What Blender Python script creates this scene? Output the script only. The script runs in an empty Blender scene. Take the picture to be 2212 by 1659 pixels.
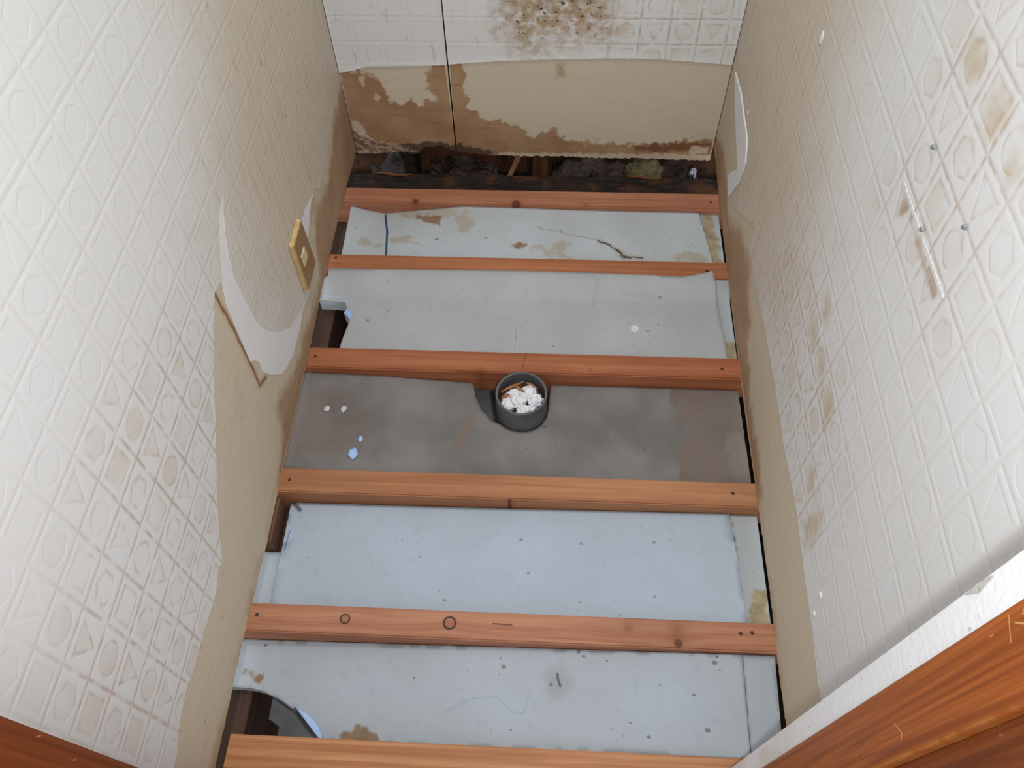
import bpy, bmesh, math, random
import numpy as np
from mathutils import Vector, Matrix, noise as mnoise
from mathutils.geometry import delaunay_2d_cdt

random.seed(7)
scene = bpy.context.scene
COL = scene.collection

# ------------------------------------------------------------------ camera, light, exposure
CAM = Vector((0.4318, -0.0102, 1.1731))
PITCH, YAW, ROLL = math.radians(56.41), math.radians(-4.55), math.radians(-2.17)
fwd = Vector((math.sin(YAW)*math.cos(PITCH), math.cos(YAW)*math.cos(PITCH), -math.sin(PITCH)))
r0 = Vector((math.cos(YAW), -math.sin(YAW), 0)); u0 = r0.cross(fwd)
right = math.cos(ROLL)*r0 + math.sin(ROLL)*u0
up = -math.sin(ROLL)*r0 + math.cos(ROLL)*u0
cd = bpy.data.cameras.new('camera'); cam = bpy.data.objects.new('camera', cd); COL.objects.link(cam)
cd.sensor_width = 36.0; cd.lens = 1733.0/2212.0*36.0; cd.clip_start = 0.01
cam.matrix_world = Matrix(((right.x, up.x, -fwd.x, CAM.x), (right.y, up.y, -fwd.y, CAM.y),
                           (right.z, up.z, -fwd.z, CAM.z), (0, 0, 0, 1)))
scene.camera = cam

world = bpy.data.worlds.new('world'); scene.world = world; world.use_nodes = True
world.node_tree.nodes['Background'].inputs[0].default_value = (0.94, 1.0, 1.07, 1)
world.node_tree.nodes['Background'].inputs[1].default_value = 0.82

# the camera's own flash, to the right of the lens
fl = bpy.data.lights.new('camera_flash', 'AREA'); fl.shape = 'RECTANGLE'; fl.size = 0.03; fl.size_y = 0.018
fl.energy = 4.55; fl.color = (0.93, 0.98, 1.05)
flo = bpy.data.objects.new('camera_flash', fl); COL.objects.link(flo)
flo.matrix_world = Matrix(((right.x, up.x, -fwd.x, 0), (right.y, up.y, -fwd.y, 0), (right.z, up.z, -fwd.z, 0), (0, 0, 0, 1)))
flo.location = CAM + right*0.052 + up*0.004
# ceiling lamp of the little room
lp = bpy.data.lights.new('ceiling_lamp_light', 'AREA'); lp.shape = 'DISK'; lp.size = 0.24
lp.energy = 9.6; lp.color = (0.95, 1.0, 1.05)
lpo = bpy.data.objects.new('ceiling_lamp_light', lp); COL.objects.link(lpo); lpo.location = (0.40, 0.90, 2.25)

vs = scene.view_settings
vs.view_transform = 'Standard'; vs.look = 'None'; vs.gamma = 1.0; vs.use_curve_mapping = False
vs.exposure = 0.08
scene.cycles.adaptive_threshold = 0.02
scene.cycles.max_bounces = 4; scene.cycles.diffuse_bounces = 2; scene.cycles.glossy_bounces = 1; scene.cycles.transmission_bounces = 0; scene.cycles.volume_bounces = 0; scene.cycles.caustics_reflective = False; scene.cycles.caustics_refractive = False

# ------------------------------------------------------------------ node expression helper
class S:
    def __init__(s, g, k): s.g = g; s.k = k
    def _b(s, op, o, rev=False): return s.g.m(op, o, s) if rev else s.g.m(op, s, o)
    def __add__(s, o): return s._b('ADD', o)
    __radd__ = __add__
    def __sub__(s, o): return s._b('SUBTRACT', o)
    def __rsub__(s, o): return s._b('SUBTRACT', o, True)
    def __mul__(s, o): return s._b('MULTIPLY', o)
    __rmul__ = __mul__
    def __truediv__(s, o): return s._b('DIVIDE', o)
    def __neg__(s): return s.g.m('MULTIPLY', s, -1.0)

class G:
    def __init__(g, name):
        g.mat = bpy.data.materials.new(name); g.mat.use_nodes = True
        g.t = g.mat.node_tree; g.n = g.t.nodes; g.l = g.t.links
        g.bsdf = g.n['Principled BSDF']; g.bsdf.inputs['Specular IOR Level'].default_value = 0.25
        g.nrm = None
    def put(g, inp, v):
        if isinstance(v, S): g.l.new(v.k, inp)
        elif isinstance(v, (tuple, list)) and len(v) == 3 and inp.type == 'RGBA': inp.default_value = (*v, 1)
        else: inp.default_value = v
    def m(g, op, a, b=None, c=None):
        n = g.n.new('ShaderNodeMath'); n.operation = op
        g.put(n.inputs[0], a)
        if b is not None: g.put(n.inputs[1], b)
        if c is not None: g.put(n.inputs[2], c)
        return S(g, n.outputs[0])
    def abs(g, a): return g.m('ABSOLUTE', a)
    def mx(g, a, b): return g.m('MAXIMUM', a, b)
    def mn(g, a, b): return g.m('MINIMUM', a, b)
    def clamp(g, a): return g.mn(g.mx(a, 0.0), 1.0)
    def smooth(g, x, a, b, lo=0.0, hi=1.0):
        n = g.n.new('ShaderNodeMapRange'); n.interpolation_type = 'SMOOTHSTEP'
        g.put(n.inputs[0], x); n.inputs[1].default_value = a; n.inputs[2].default_value = b
        n.inputs[3].default_value = lo; n.inputs[4].default_value = hi
        return S(g, n.outputs[0])
    def gauss(g, x, w):
        q = x/w
        return g.m('EXPONENT', -(q*q))
    def vec(g, x, y, z=0.0):
        n = g.n.new('ShaderNodeCombineXYZ')
        for i, v in enumerate((x, y, z)): g.put(n.inputs[i], v)
        return S(g, n.outputs[0])
    def obj(g):
        n = g.n.new('ShaderNodeTexCoord'); return S(g, n.outputs['Object'])
    def xyz(g, v=None):
        n = g.n.new('ShaderNodeSeparateXYZ'); g.put(n.inputs[0], v or g.obj())
        return [S(g, n.outputs[i]) for i in range(3)]
    def uv(g):
        n = g.n.new('ShaderNodeUVMap'); n.uv_map = 'uv'
        s = g.n.new('ShaderNodeSeparateXYZ'); g.l.new(n.outputs[0], s.inputs[0])
        return S(g, s.outputs[0]), S(g, s.outputs[1])
    def attr(g, name):
        n = g.n.new('ShaderNodeAttribute'); n.attribute_name = name; return S(g, n.outputs['Fac'])
    def noise(g, scale, detail=4.0, v=None, rough=0.55, dist=0.0):
        n = g.n.new('ShaderNodeTexNoise'); g.put(n.inputs['Vector'], v or g.obj())
        n.inputs['Scale'].default_value = scale; n.inputs['Detail'].default_value = min(detail, 2.0)
        n.inputs['Roughness'].default_value = rough; n.inputs['Distortion'].default_value = dist
        return S(g, n.outputs['Fac'])
    def voro(g, scale, v=None, rnd=1.0):
        n = g.n.new('ShaderNodeTexVoronoi'); g.put(n.inputs['Vector'], v or g.obj())
        n.inputs['Scale'].default_value = scale; n.inputs['Randomness'].default_value = rnd
        return S(g, n.outputs['Distance'])
    def mix(g, f, a, b):
        n = g.n.new('ShaderNodeMix'); n.data_type = 'RGBA'
        g.put(n.inputs[0], f); g.put(n.inputs[6], a); g.put(n.inputs[7], b)
        return S(g, n.outputs[2])
    def bump(g, h, dist=0.001, strength=1.0):
        n = g.n.new('ShaderNodeBump'); n.inputs['Strength'].default_value = strength
        n.inputs['Distance'].default_value = dist; g.put(n.inputs['Height'], h)
        if g.nrm: g.l.new(g.nrm, n.inputs['Normal'])
        g.nrm = n.outputs[0]
    def seg(g, x, y, a, b):
        dx, dy = b[0]-a[0], b[1]-a[1]; L2 = dx*dx+dy*dy
        px = x-a[0]; py = y-a[1]
        h = g.clamp((px*dx+py*dy)/L2)
        ex = px-h*dx; ey = py-h*dy
        return g.m('SQRT', ex*ex+ey*ey)
    def ell(g, x, y, c, rx, ry):
        ex = (x-c[0])/rx; ey = (y-c[1])/ry
        return g.m('SQRT', ex*ex+ey*ey)
    def done(g, color, rough=0.7, metal=0.0):
        g.put(g.bsdf.inputs['Base Color'], color); g.put(g.bsdf.inputs['Roughness'], rough)
        g.bsdf.inputs['Metallic'].default_value = metal
        if g.nrm: g.l.new(g.nrm, g.bsdf.inputs['Normal'])
        return g.mat

def srgb(r, g, b):
    f = lambda c: (c/255/12.92) if c/255 <= 0.04045 else ((c/255+0.055)/1.055)**2.4
    return (f(r), f(g), f(b))

# ------------------------------------------------------------------ mesh helpers
def tag(o, label=None, cat=None, group=None, kind=None):
    if label: o['label'] = label
    if cat: o['category'] = cat
    if group: o['group'] = group
    if kind: o['kind'] = kind
    return o

def link(name, me, mat=None, parent=None):
    o = bpy.data.objects.new(name, me); COL.objects.link(o)
    if mat and me is not None: me.materials.append(mat)
    if parent: o.parent = parent
    return o

def from_bm(name, bm, mat=None, parent=None, smooth=False):
    me = bpy.data.meshes.new(name); bm.normal_update(); bm.to_mesh(me); bm.free()
    if smooth:
        for p in me.polygons: p.use_smooth = True
    return link(name, me, mat, parent)

def empty(name, loc=(0, 0, 0)):
    o = bpy.data.objects.new(name, None); COL.objects.link(o); o.location = loc; o.empty_display_size = 0.05
    return o

def box(name, lo, hi, mat=None, parent=None, bevel=0.002, seg=2):
    bm = bmesh.new(); bmesh.ops.create_cube(bm, size=1)
    c = [(a+b)/2 for a, b in zip(lo, hi)]; d = [b-a for a, b in zip(lo, hi)]
    for v in bm.verts: v.co = Vector((v.co.x*d[0]+c[0], v.co.y*d[1]+c[1], v.co.z*d[2]+c[2]))
    if bevel: bmesh.ops.bevel(bm, geom=bm.edges[:], offset=bevel, segments=seg, affect='EDGES', profile=0.7)
    return from_bm(name, bm, mat, parent)

def sdf(P, poly):
    A = np.array(poly, float); Bp = np.roll(A, -1, 0); d = np.full(len(P), 1e9); ins = np.zeros(len(P), bool)
    for a, b in zip(A, Bp):
        e = b-a; w = P-a; t = np.clip((w@e)/max(e@e, 1e-12), 0, 1)
        d = np.minimum(d, np.hypot(*(w-t[:, None]*e).T))
        c = (a[1] > P[:, 1]) != (b[1] > P[:, 1])
        with np.errstate(all='ignore'): xi = a[0]+(P[:, 1]-a[1])*(b[0]-a[0])/(b[1]-a[1])
        ins ^= c & (P[:, 0] < xi)
    return np.where(ins, -d, d)

def dense(poly, step, jag=0.0, seed=0):
    out = []; rnd = random.Random(seed)
    for i, a in enumerate(poly):
        b = poly[(i+1) % len(poly)]; L = math.hypot(b[0]-a[0], b[1]-a[1]); n = max(1, int(L/step))
        for k in range(n):
            t = k/n; j = jag if k else 0
            out.append((a[0]+(b[0]-a[0])*t+rnd.uniform(-j, j), a[1]+(b[1]-a[1])*t+rnd.uniform(-j, j)))
    return out

def sheet(name, poly, top, bottom, spacing, mat, parent=None, masks=None, fine=None, smooth=False, off=None):
    """flat piece with an arbitrary outline and real thickness: top(u,v) and bottom(u,v) give its two faces."""
    P = np.array(poly, float); lo = P.min(0); hi = P.max(0)
    us = np.arange(lo[0], hi[0], spacing)
    vs_ = np.arange(lo[1], hi[1], spacing) if fine is None else np.concatenate([np.arange(lo[1], min(fine, hi[1]), spacing), np.arange(fine, hi[1], 0.08)])
    gu, gv = np.meshgrid(us+spacing/2, vs_+spacing/2); Q = np.stack([gu.ravel(), gv.ravel()], 1)
    if fine is not None: Q = Q[(Q[:, 1] < fine) | (np.round(Q[:, 0]/spacing).astype(int) % 10 == 0)]
    Q = Q[sdf(Q, poly) < -spacing*0.45]
    allv = [Vector(p) for p in poly]+[Vector(q) for q in Q]
    n = len(poly)
    vo, eo, fo, ov, oe, of = delaunay_2d_cdt(allv, [(i, (i+1) % n) for i in range(n)], [], 0, 1e-7)
    V = np.array([tuple(v) for v in vo]); F = np.array([f for f in fo])
    cen = V[F].mean(1); F = F[sdf(cen, poly) < 0]
    a, b, c = V[F[:, 0]], V[F[:, 1]], V[F[:, 2]]
    ar = (b[:, 0]-a[:, 0])*(c[:, 1]-a[:, 1])-(b[:, 1]-a[:, 1])*(c[:, 0]-a[:, 0])
    F[ar < 0] = F[ar < 0][:, ::-1]
    used = np.unique(F); remap = -np.ones(len(V), int); remap[used] = np.arange(len(used)); V = V[used]; F = remap[F]
    m = len(V)
    T = [top(u, v) for u, v in V]; Bt = [bottom(u, v) for u, v in V]
    # orientation: face normal of the top must point away from the bottom
    f0 = F[0]; nrm = (Vector(T[f0[1]])-Vector(T[f0[0]])).cross(Vector(T[f0[2]])-Vector(T[f0[0]]))
    if nrm.dot(Vector(T[f0[0]])-Vector(Bt[f0[0]])) < 0: F = F[:, ::-1]
    from collections import Counter
    cnt = {}
    for t in F:
        for i in range(3):
            e = (t[i], t[(i+1) % 3]); k = (min(e), max(e)); cnt.setdefault(k, []).append(e)
    side = [es[0] for es in cnt.values() if len(es) == 1]
    faces = [tuple(int(i) for i in t) for t in F]+[tuple(int(i)+m for i in t[::-1]) for t in F]
    faces += [(int(b_), int(a_), int(a_)+m, int(b_)+m) for a_, b_ in side]
    me = bpy.data.meshes.new(name); me.from_pydata([tuple(p) for p in T]+[tuple(p) for p in Bt], [], faces); me.update()
    uvl = me.uv_layers.new(name='uv'); W2 = np.concatenate([V, V])
    li = np.empty(len(me.loops), np.int32); me.loops.foreach_get('vertex_index', li)
    uvl.data.foreach_set('uv', W2[li].astype(np.float32).ravel())
    for k, polys in (masks or {}).items():
        d = np.full(m, 0.2)
        for p in polys: d = np.minimum(d, sdf(V, p))
        at = me.attributes.new(k, 'FLOAT', 'POINT'); at.data.foreach_set('value', np.concatenate([d, d]).astype(np.float32))
    if smooth:
        nf = len(F)
        for i, p in enumerate(me.polygons): p.use_smooth = i < nf
    return link(name, me, mat, parent)

def ip(x, xs, ys): return float(np.interp(x, xs, ys))

# ------------------------------------------------------------------ outlines measured on the wall planes (metres)
W, YB = 0.77, 1.366
left_paper = [(1.366, 2.35), (1.366, 0.1732), (1.2802, 0.1706), (1.2398, 0.1589), (1.1489, 0.1466), (1.0886, 0.1447), (1.0703, 0.1638), (0.998, 0.1837), (0.9713, 0.1857), (0.9417, 0.1175), (0.9069, 0.0716), (0.8628, 0.085), (0.7884, 0.1191), (0.7498, 0.156), (0.7161, 0.2072), (0.7035, 0.2394), (0.6965, 0.3005), (0.6971, 0.3454), (0.7068, 0.381), (0.7248, 0.4122), (0.7616, 0.4461), (0.7259, 0.4355), (0.6883, 0.4011), (0.6674, 0.3777), (0.6394, 0.3856), (0.6064, 0.3622), (0.5573, 0.3283), (0.5262, 0.2991), (0.4996, 0.2732), (0.4278, 0.2146), (0.405, 0.1915), (0.3673, 0.1474), (0.3553, 0.1535), (0.3277, 0.1417), (0.2651, 0.1477), (0.2219, 0.1485), (0.1984, 0.1547), (0.1671, 0.1512), (0.1312, 0.1347), (0.0, 0.1242), (0.0, 2.35)]
crescent = [(0.7616, 0.4461), (0.7259, 0.4355), (0.6883, 0.4011), (0.6655, 0.3743), (0.6516, 0.3463), (0.6475, 0.3092), (0.6409, 0.2282), (0.651, 0.2174), (0.6619, 0.1996), (0.6581, 0.1769), (0.6754, 0.1439), (0.7049, 0.1033), (0.7277, 0.0889), (0.7615, 0.0759), (0.793, 0.0755), (0.8235, 0.0736), (0.859, 0.082), (0.8981, 0.0717), (0.9362, 0.1235), (0.9993, 0.1499), (1.0345, 0.1641), (1.0737, 0.1629), (0.9954, 0.1884), (0.9676, 0.1894), (0.9183, 0.1431), (0.8997, 0.08), (0.8561, 0.0932), (0.7927, 0.1225), (0.7538, 0.1592), (0.72, 0.2102), (0.7104, 0.2351), (0.703, 0.2968), (0.7034, 0.342), (0.7131, 0.3779), (0.731, 0.4093)]
left_brown = [(1.3697, 0.163), (1.2888, 0.142), (1.1342, 0.1141), (1.0734, 0.1246), (1.0002, 0.1032), (0.9677, 0.0383), (0.881, 0.0361), (0.7933, 0.0427), (0.7139, 0.0597), (0.6585, 0.0894), (0.640, 0.0521), (0.58, 0.008), (0.56, -0.03), (1.40, -0.03)]
right_paper = [(1.366, 2.35), (1.366, 0.262), (1.30, 0.256), (1.24, 0.251), (1.149, 0.2454), (1.1058, 0.2108), (1.0984, 0.1643), (1.0933, 0.1127), (1.02, 0.16), (0.96, 0.2001), (0.9646, 0.1512), (0.9427, 0.1574), (0.8883, 0.1548), (0.8091, 0.162), (0.7092, 0.1692), (0.6737, 0.1715), (0.6251, 0.172), (0.5693, 0.1682), (0.5034, 0.1756), (0.4542, 0.1779), (0.392, 0.1716), (0.3355, 0.167), (0.293, 0.1638), (0.2392, 0.1583), (0.0, 0.1593), (0.0, 2.35)]
right_tear = [(1.3311, 0.232), (1.2542, 0.2431), (1.138, 0.2344), (1.1098, 0.2073), (1.1101, 0.1834), (1.1159, 0.1538), (1.1567, 0.0816), (1.1987, 0.0959), (1.1791, 0.1248), (1.1444, 0.1584), (1.2053, 0.179), (1.277, 0.2008)]
right_brown = [(1.37, 0.0579), (1.2864, 0.0894), (1.1155, 0.0612), (1.0246, 0.1174), (0.9612, 0.1317), (0.9159, 0.135), (0.8977, 0.1082), (0.84, 0.1048), (0.8238, 0.0616), (0.7678, 0.0592), (0.7515, 0.0423), (0.72, 0.0342), (0.6171, 0.0463), (0.5564, 0.0301), (0.5651, 0.0037), (0.56, -0.03), (1.40, -0.03)]
right_patch = [(0.5989, 0.7061), (0.5945, 0.6295), (0.4499, 0.6337), (0.4389, 0.718)]
right_patch_stain = [(0.6022, 0.7084), (0.5966, 0.6903), (0.5944, 0.6577), (0.5903, 0.6389), (0.5759, 0.6017), (0.5631, 0.6204), (0.5281, 0.6195), (0.4859, 0.616), (0.4593, 0.6157), (0.4548, 0.6275), (0.4744, 0.6293), (0.5356, 0.6238), (0.5748, 0.63), (0.5854, 0.6736), (0.5859, 0.699)]
right_yellow = [[(0.599, 0.7612), (0.6007, 0.7748), (0.5846, 0.7854), (0.567, 0.7789), (0.5631, 0.7649), (0.5756, 0.7559)], [(0.5334, 0.7591), (0.5289, 0.7752), (0.51, 0.7854), (0.5051, 0.7684), (0.5131, 0.751)], [(0.4727, 0.7563), (0.4693, 0.768), (0.4574, 0.7676), (0.4605, 0.756)], [(0.6388, 0.4066), (0.6234, 0.4164), (0.6062, 0.4024), (0.6214, 0.3877)], [(0.6461, 0.3419), (0.6347, 0.3661), (0.6088, 0.3519), (0.6115, 0.3334)], [(0.596, 0.3547), (0.5787, 0.3689), (0.5586, 0.3532), (0.5704, 0.3358)], [(0.4816, 0.2516), (0.4715, 0.2711), (0.4507, 0.2549), (0.4624, 0.2309)], [(0.43, 0.2028), (0.4235, 0.2594), (0.4117, 0.2717), (0.3997, 0.2367), (0.4041, 0.1888)], [(0.5393, 0.3418), (0.5221, 0.3685), (0.5029, 0.3579), (0.5005, 0.3297)]]
back_paper_edge = [(-0.01, 0.1934), (0.0048, 0.196), (0.0279, 0.2013), (0.0603, 0.2115), (0.1475, 0.2136), (0.2083, 0.2158), (0.256, 0.2212), (0.3204, 0.2268), (0.4265, 0.2313), (0.5315, 0.2354), (0.6151, 0.235), (0.6994, 0.2289), (0.78, 0.2228)]
back_brown = [(-0.02, 0.1983), (0.0456, 0.2045), (0.0697, 0.1894), (0.0876, 0.177), (0.0941, 0.1462), (0.0981, 0.1278), (0.1189, 0.1308), (0.1384, 0.1417), (0.15, 0.126), (0.1822, 0.1307), (0.1969, 0.1425), (0.1772, 0.1681), (0.1767, 0.1833), (0.1891, 0.225), (0.2519, 0.228), (0.252, 0.1942), (0.2454, 0.1639), (0.2529, 0.1433), (0.2533, 0.1169), (0.2711, 0.1118), (0.2831, 0.079), (0.311, 0.0878), (0.3245, 0.0797), (0.3611, 0.0664), (0.3841, 0.0469), (0.4302, 0.0648), (0.454, 0.0424), (0.4775, 0.037), (0.5389, 0.0236), (0.5942, 0.0305), (0.6401, 0.0343), (0.731, 0.0418), (0.7863, 0.0399), (0.7879, -0.03), (-0.02, -0.03)]
back_red = [(0.5945, 0.0276), (0.6402, 0.0331), (0.7315, 0.0389), (0.7737, 0.0339), (0.7267, 0.0126), (0.643, 0.0109), (0.6053, 0.0131)]
back_pale = [[(0.0036, 0.0855), (0.0226, 0.0746), (0.0317, 0.0463), (0.043, 0.029), (0.0084, 0.0224), (0.0018, 0.0515)], [(0.7197, 0.0271), (0.757, 0.0249), (0.7601, 0.0073), (0.7183, 0.0065)], [(0.3127, 0.0024), (0.7741, 0.0056), (0.778, -0.02), (0.3119, -0.02)], [(0.041, 0.189), (0.0516, 0.1866), (0.0449, 0.1611), (0.0365, 0.1763)], [(0.0678, 0.1511), (0.0752, 0.1407), (0.0689, 0.1301), (0.063, 0.1353)]]
back_mould = [(0.306, 0.42), (0.5359, 0.42), (0.5323, 0.326), (0.5244, 0.2732), (0.4806, 0.2452), (0.3631, 0.2391), (0.3142, 0.2846)]
back_dark = [(0.0944, 0.0211), (0.1519, 0.0262), (0.2184, 0.0225), (0.2939, 0.0101), (0.3125, -0.0016), (0.2164, -0.0135), (0.0963, -0.010)]
back_stain2 = [(0.431, 0.2209), (0.448, 0.2211), (0.449, 0.1919), (0.434, 0.1867)]
back_bottom = [(-0.0131, -0.002), (0.0224, -0.0073), (0.057, -0.0036), (0.0963, 0.0002), (0.1343, -0.0051), (0.1509, 0.0133), (0.1895, 0.017), (0.2217, 0.0027), (0.2932, -0.005), (0.3602, -0.0067), (0.4556, -0.006), (0.5509, -0.0101), (0.5981, -0.0079), (0.6927, -0.0096), (0.785, -0.0103)]
crumble = [(-0.02, 0.0742), (0.0137, 0.0517), (0.043, 0.029), (0.0944, 0.0211), (0.135, 0.001), (0.0614, -0.02), (-0.02, -0.02)]

# ------------------------------------------------------------------ materials
def emboss(g, u, v, u0_, v0_, su, sv, th):
    c, s = math.cos(th), math.sin(th)
    du, dv = u-u0_, v-v0_
    a = (du*c+dv*s)/su; b = (dv*c-du*s)/sv
    ci, cj = g.m('FLOOR', a), g.m('FLOOR', b)
    fx, fy = a-ci-0.5, b-cj-0.5
    pi, pj = g.m('FLOORED_MODULO', ci, 2.0), g.m('FLOORED_MODULO', cj, 2.0)
    ax, ay = g.abs(fx), g.abs(fy)
    sq = g.mx(ax, ay)-0.33
    circ = g.m('SQRT', fx*fx+fy*fy)-0.33
    tri = g.mx(fy-0.31, ax*0.90-fy*0.436-0.158)
    hexa = g.mx(ax, ax*0.5+ay*0.866)-0.305
    c0 = circ+(tri-circ)*pj; c1 = sq+(hexa-sq)*pj
    d = c0+(c1-c0)*pi
    dl = g.mn(0.5-ax, 0.5-ay)
    return d, dl

PAT = {'left': (0.3768, 0.635, 0.0534, 0.0509, -0.0177), 'right': (0.341, 0.638, 0.0533, 0.0525, 0.0), 'back': (0.585, 0.316, 0.0537, 0.0518, 0.0)}

WHITE = srgb(228, 226, 222); BEIGE = srgb(214, 199, 175); BROWN = srgb(158, 118, 82)

def wallpaper(side):
    g = G('wallpaper_'+side); u, v = g.uv()
    d, dl = emboss(g, u, v, *PAT[side])
    p = g.vec(u, v, 0.0)
    n1 = g.noise(9, 3, p); n2 = g.noise(60, 3, p)
    groove = g.gauss(dl, 0.05); rim = g.gauss(d, 0.03); inside = g.smooth(d, 0.045, -0.045)
    h = groove*-0.7-rim*0.3-inside*0.35
    g.bump(h+g.noise(9, 0, p)*1.6, 0.00042)
    col = g.mix(n1*0.35, WHITE, srgb(222, 216, 206))
    # damp, yellowed area
    old = g.smooth(-g.attr('old')+(n1-0.5)*0.12+(n2-0.5)*0.02, -0.17, 0.17)
    col = g.mix(old*0.75, col, srgb(208, 190, 164))
    stretched = g.noise(1.0, 4, g.vec(u*90, v*7, 1.0))
    col = g.mix(old*g.smooth(stretched, 0.5, 0.75)*0.35, col, srgb(176, 156, 124))
    dirt = g.smooth(-g.attr('dirt')+(n1-0.5)*0.18, -0.08, 0.10)
    lines = g.clamp(g.gauss(dl-0.01, 0.03)*g.smooth(n2, 0.25, 0.65)+g.gauss(d+0.02, 0.035)*0.8*g.smooth(n2, 0.35, 0.7))
    col = g.mix(lines*(dirt*0.5+0.06), col, srgb(172, 132, 92))
    col = g.mix(inside*dirt*g.smooth(n1, 0.4, 0.65)*0.25, col, srgb(196, 164, 118))
    if side == 'right':
        ye = g.smooth(-g.attr('yellow')+(n2-0.5)*0.03, -0.016, 0.012)
        col = g.mix(ye*0.55, col, srgb(190, 164, 116))
        st = g.smooth(-g.attr('patchstain')+(n2-0.5)*0.016, -0.004, 0.006)
        col = g.mix(st*0.7, col, srgb(168, 138, 106))
    if side == 'left':
        sp = g.smooth(g.noise(38, 5, p, 0.7), 0.66, 0.74)*old
        col = g.mix(sp*0.5, col, srgb(120, 104, 84))
    if side == 'back':
        mo = g.smooth(-g.attr('mould')+(n1-0.5)*0.12+(n2-0.5)*0.05, -0.035, 0.06)
        col = g.mix(mo*0.85*g.smooth(n2, 0.2, 0.65), col, srgb(172, 138, 92))
        top = g.smooth(v, 0.30, 0.40)
        col = g.mix(mo*top*g.smooth(g.noise(28, 5, p), 0.38, 0.60)*0.85, col, srgb(112, 84, 48))
        sp = g.smooth(g.noise(85, 4, p, 0.6), 0.60, 0.66)*g.smooth(mo, 0.35, 0.9)
        col = g.mix(sp*0.85, col, srgb(66, 48, 30))
        col = g.mix(g.smooth(g.noise(14, 4, g.vec(u*6, v, 3.0)), 0.62, 0.72)*0.35, col, srgb(190, 170, 146))
    return g.done(col, 0.55)

def wallboard(side):
    g = G('wallboard_'+side); u, v = g.uv(); p = g.vec(u, v, 0.0)
    n1 = g.noise(10, 4, p); n2 = g.noise(55, 5, p); fib = g.noise(1.0, 4, g.vec(u*14, v*160, 2.0)); weave = g.noise(1.0, 3, g.vec(u*900, v*200, 2.0))
    col = g.mix(n1*0.6, BEIGE, srgb(206, 189, 163))
    col = g.mix(g.smooth(weave, 0.4, 0.7)*0.12, col, srgb(165, 142, 112))
    sw = 0.005 if side == 'back' else 0.016
    b = g.smooth(-g.attr('brown')+(n2-0.5)*0.045+(n1-0.5)*0.045, -sw, sw)
    brown = g.mix(g.smooth(n1, 0.35, 0.65), BROWN, srgb(176, 140, 104))
    brown = g.mix(g.smooth(fib, 0.5, 0.8)*0.5, brown, srgb(128, 88, 56))
    col = g.mix(b*(0.8 if side != 'back' else 0.95), col, brown)
    if side == 'back':
        r = g.smooth(-g.attr('red')+(n2-0.5)*0.02, -0.003, 0.006); col = g.mix(r*0.8, col, srgb(122, 70, 40))
        w = g.smooth(-g.attr('pale')+(n2-0.5)*0.022, -0.002, 0.003); col = g.mix(w*0.75, col, srgb(214, 194, 168))
        k = g.smooth(-g.attr('dark')+(n2-0.5)*0.03, -0.003, 0.004); col = g.mix(k*0.8, col, srgb(50, 40, 32))
        s = g.smooth(-g.attr('spot')+(n2-0.5)*0.02, -0.006, 0.006); col = g.mix(s*0.5, col, srgb(150, 116, 80))
        cr = g.smooth(-g.attr('crumble')+(n2-0.5)*0.03, -0.004, 0.006)
        col = g.mix(cr*0.8, col, g.mix(g.smooth(g.noise(70, 5, p), 0.40, 0.66), srgb(128, 96, 76), srgb(186, 162, 142)))
        g.bump(g.noise(80, 4, p)*cr, 0.006)
    else:
        edge = g.smooth(v+(n2-0.5)*0.012, 0.009, 0.004); col = g.mix(edge*0.7, col, srgb(216, 188, 146))
        lw = g.smooth(v+(n1-0.5)*0.03, 0.030, 0.012)*g.smooth(n1, 0.42, 0.6); col = g.mix(lw*0.4, col, srgb(150, 112, 78))
        if side == 'left':
            uw = u+(n2-0.5)*0.006; sd_ = None
            for a_, b_ in (((0.6384, 0.3886), (0.6416, 0.3156)), ((0.6416, 0.3156), (0.6400, 0.229)), ((0.6400, 0.229), (0.6363, 0.1737)), ((0.6363, 0.1737), (0.6607, 0.1601))):
                q_ = g.seg(uw, v, a_, b_); sd_ = q_ if sd_ is None else g.mn(sd_, q_)
            col = g.mix(g.smooth(sd_, 0.012, 0.002)*0.3, col, srgb(168, 128, 88)); col = g.mix(g.smooth(sd_, 0.0048, 0.0016)*0.85, col, srgb(138, 94, 56))
            sm = g.smooth(n1, 0.55, 0.72)*g.smooth(u, 0.45, 0.75); col = g.mix(sm*0.4, col, srgb(162, 122, 84))
            mk = g.smooth(g.noise(46, 5, p, 0.7), 0.67, 0.74); col = g.mix(mk*0.3, col, srgb(120, 100, 80))
    g.bump(g.noise(60, 1, p), 0.0006)
    return g.done(col, 0.75)

def plain(name, color, rough=0.7, n=0.12, scale=40, bump=0.0006, metal=0.0, dark=None):
    g = G(name); a = g.noise(scale, 5)
    d = dark or tuple(c*0.6 for c in color)
    g.bump(g.noise(scale*3, 4), bump)
    return g.done(g.mix(g.smooth(a, 0.35, 0.75)*min(1, n*4), color, d), rough, metal)

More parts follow.
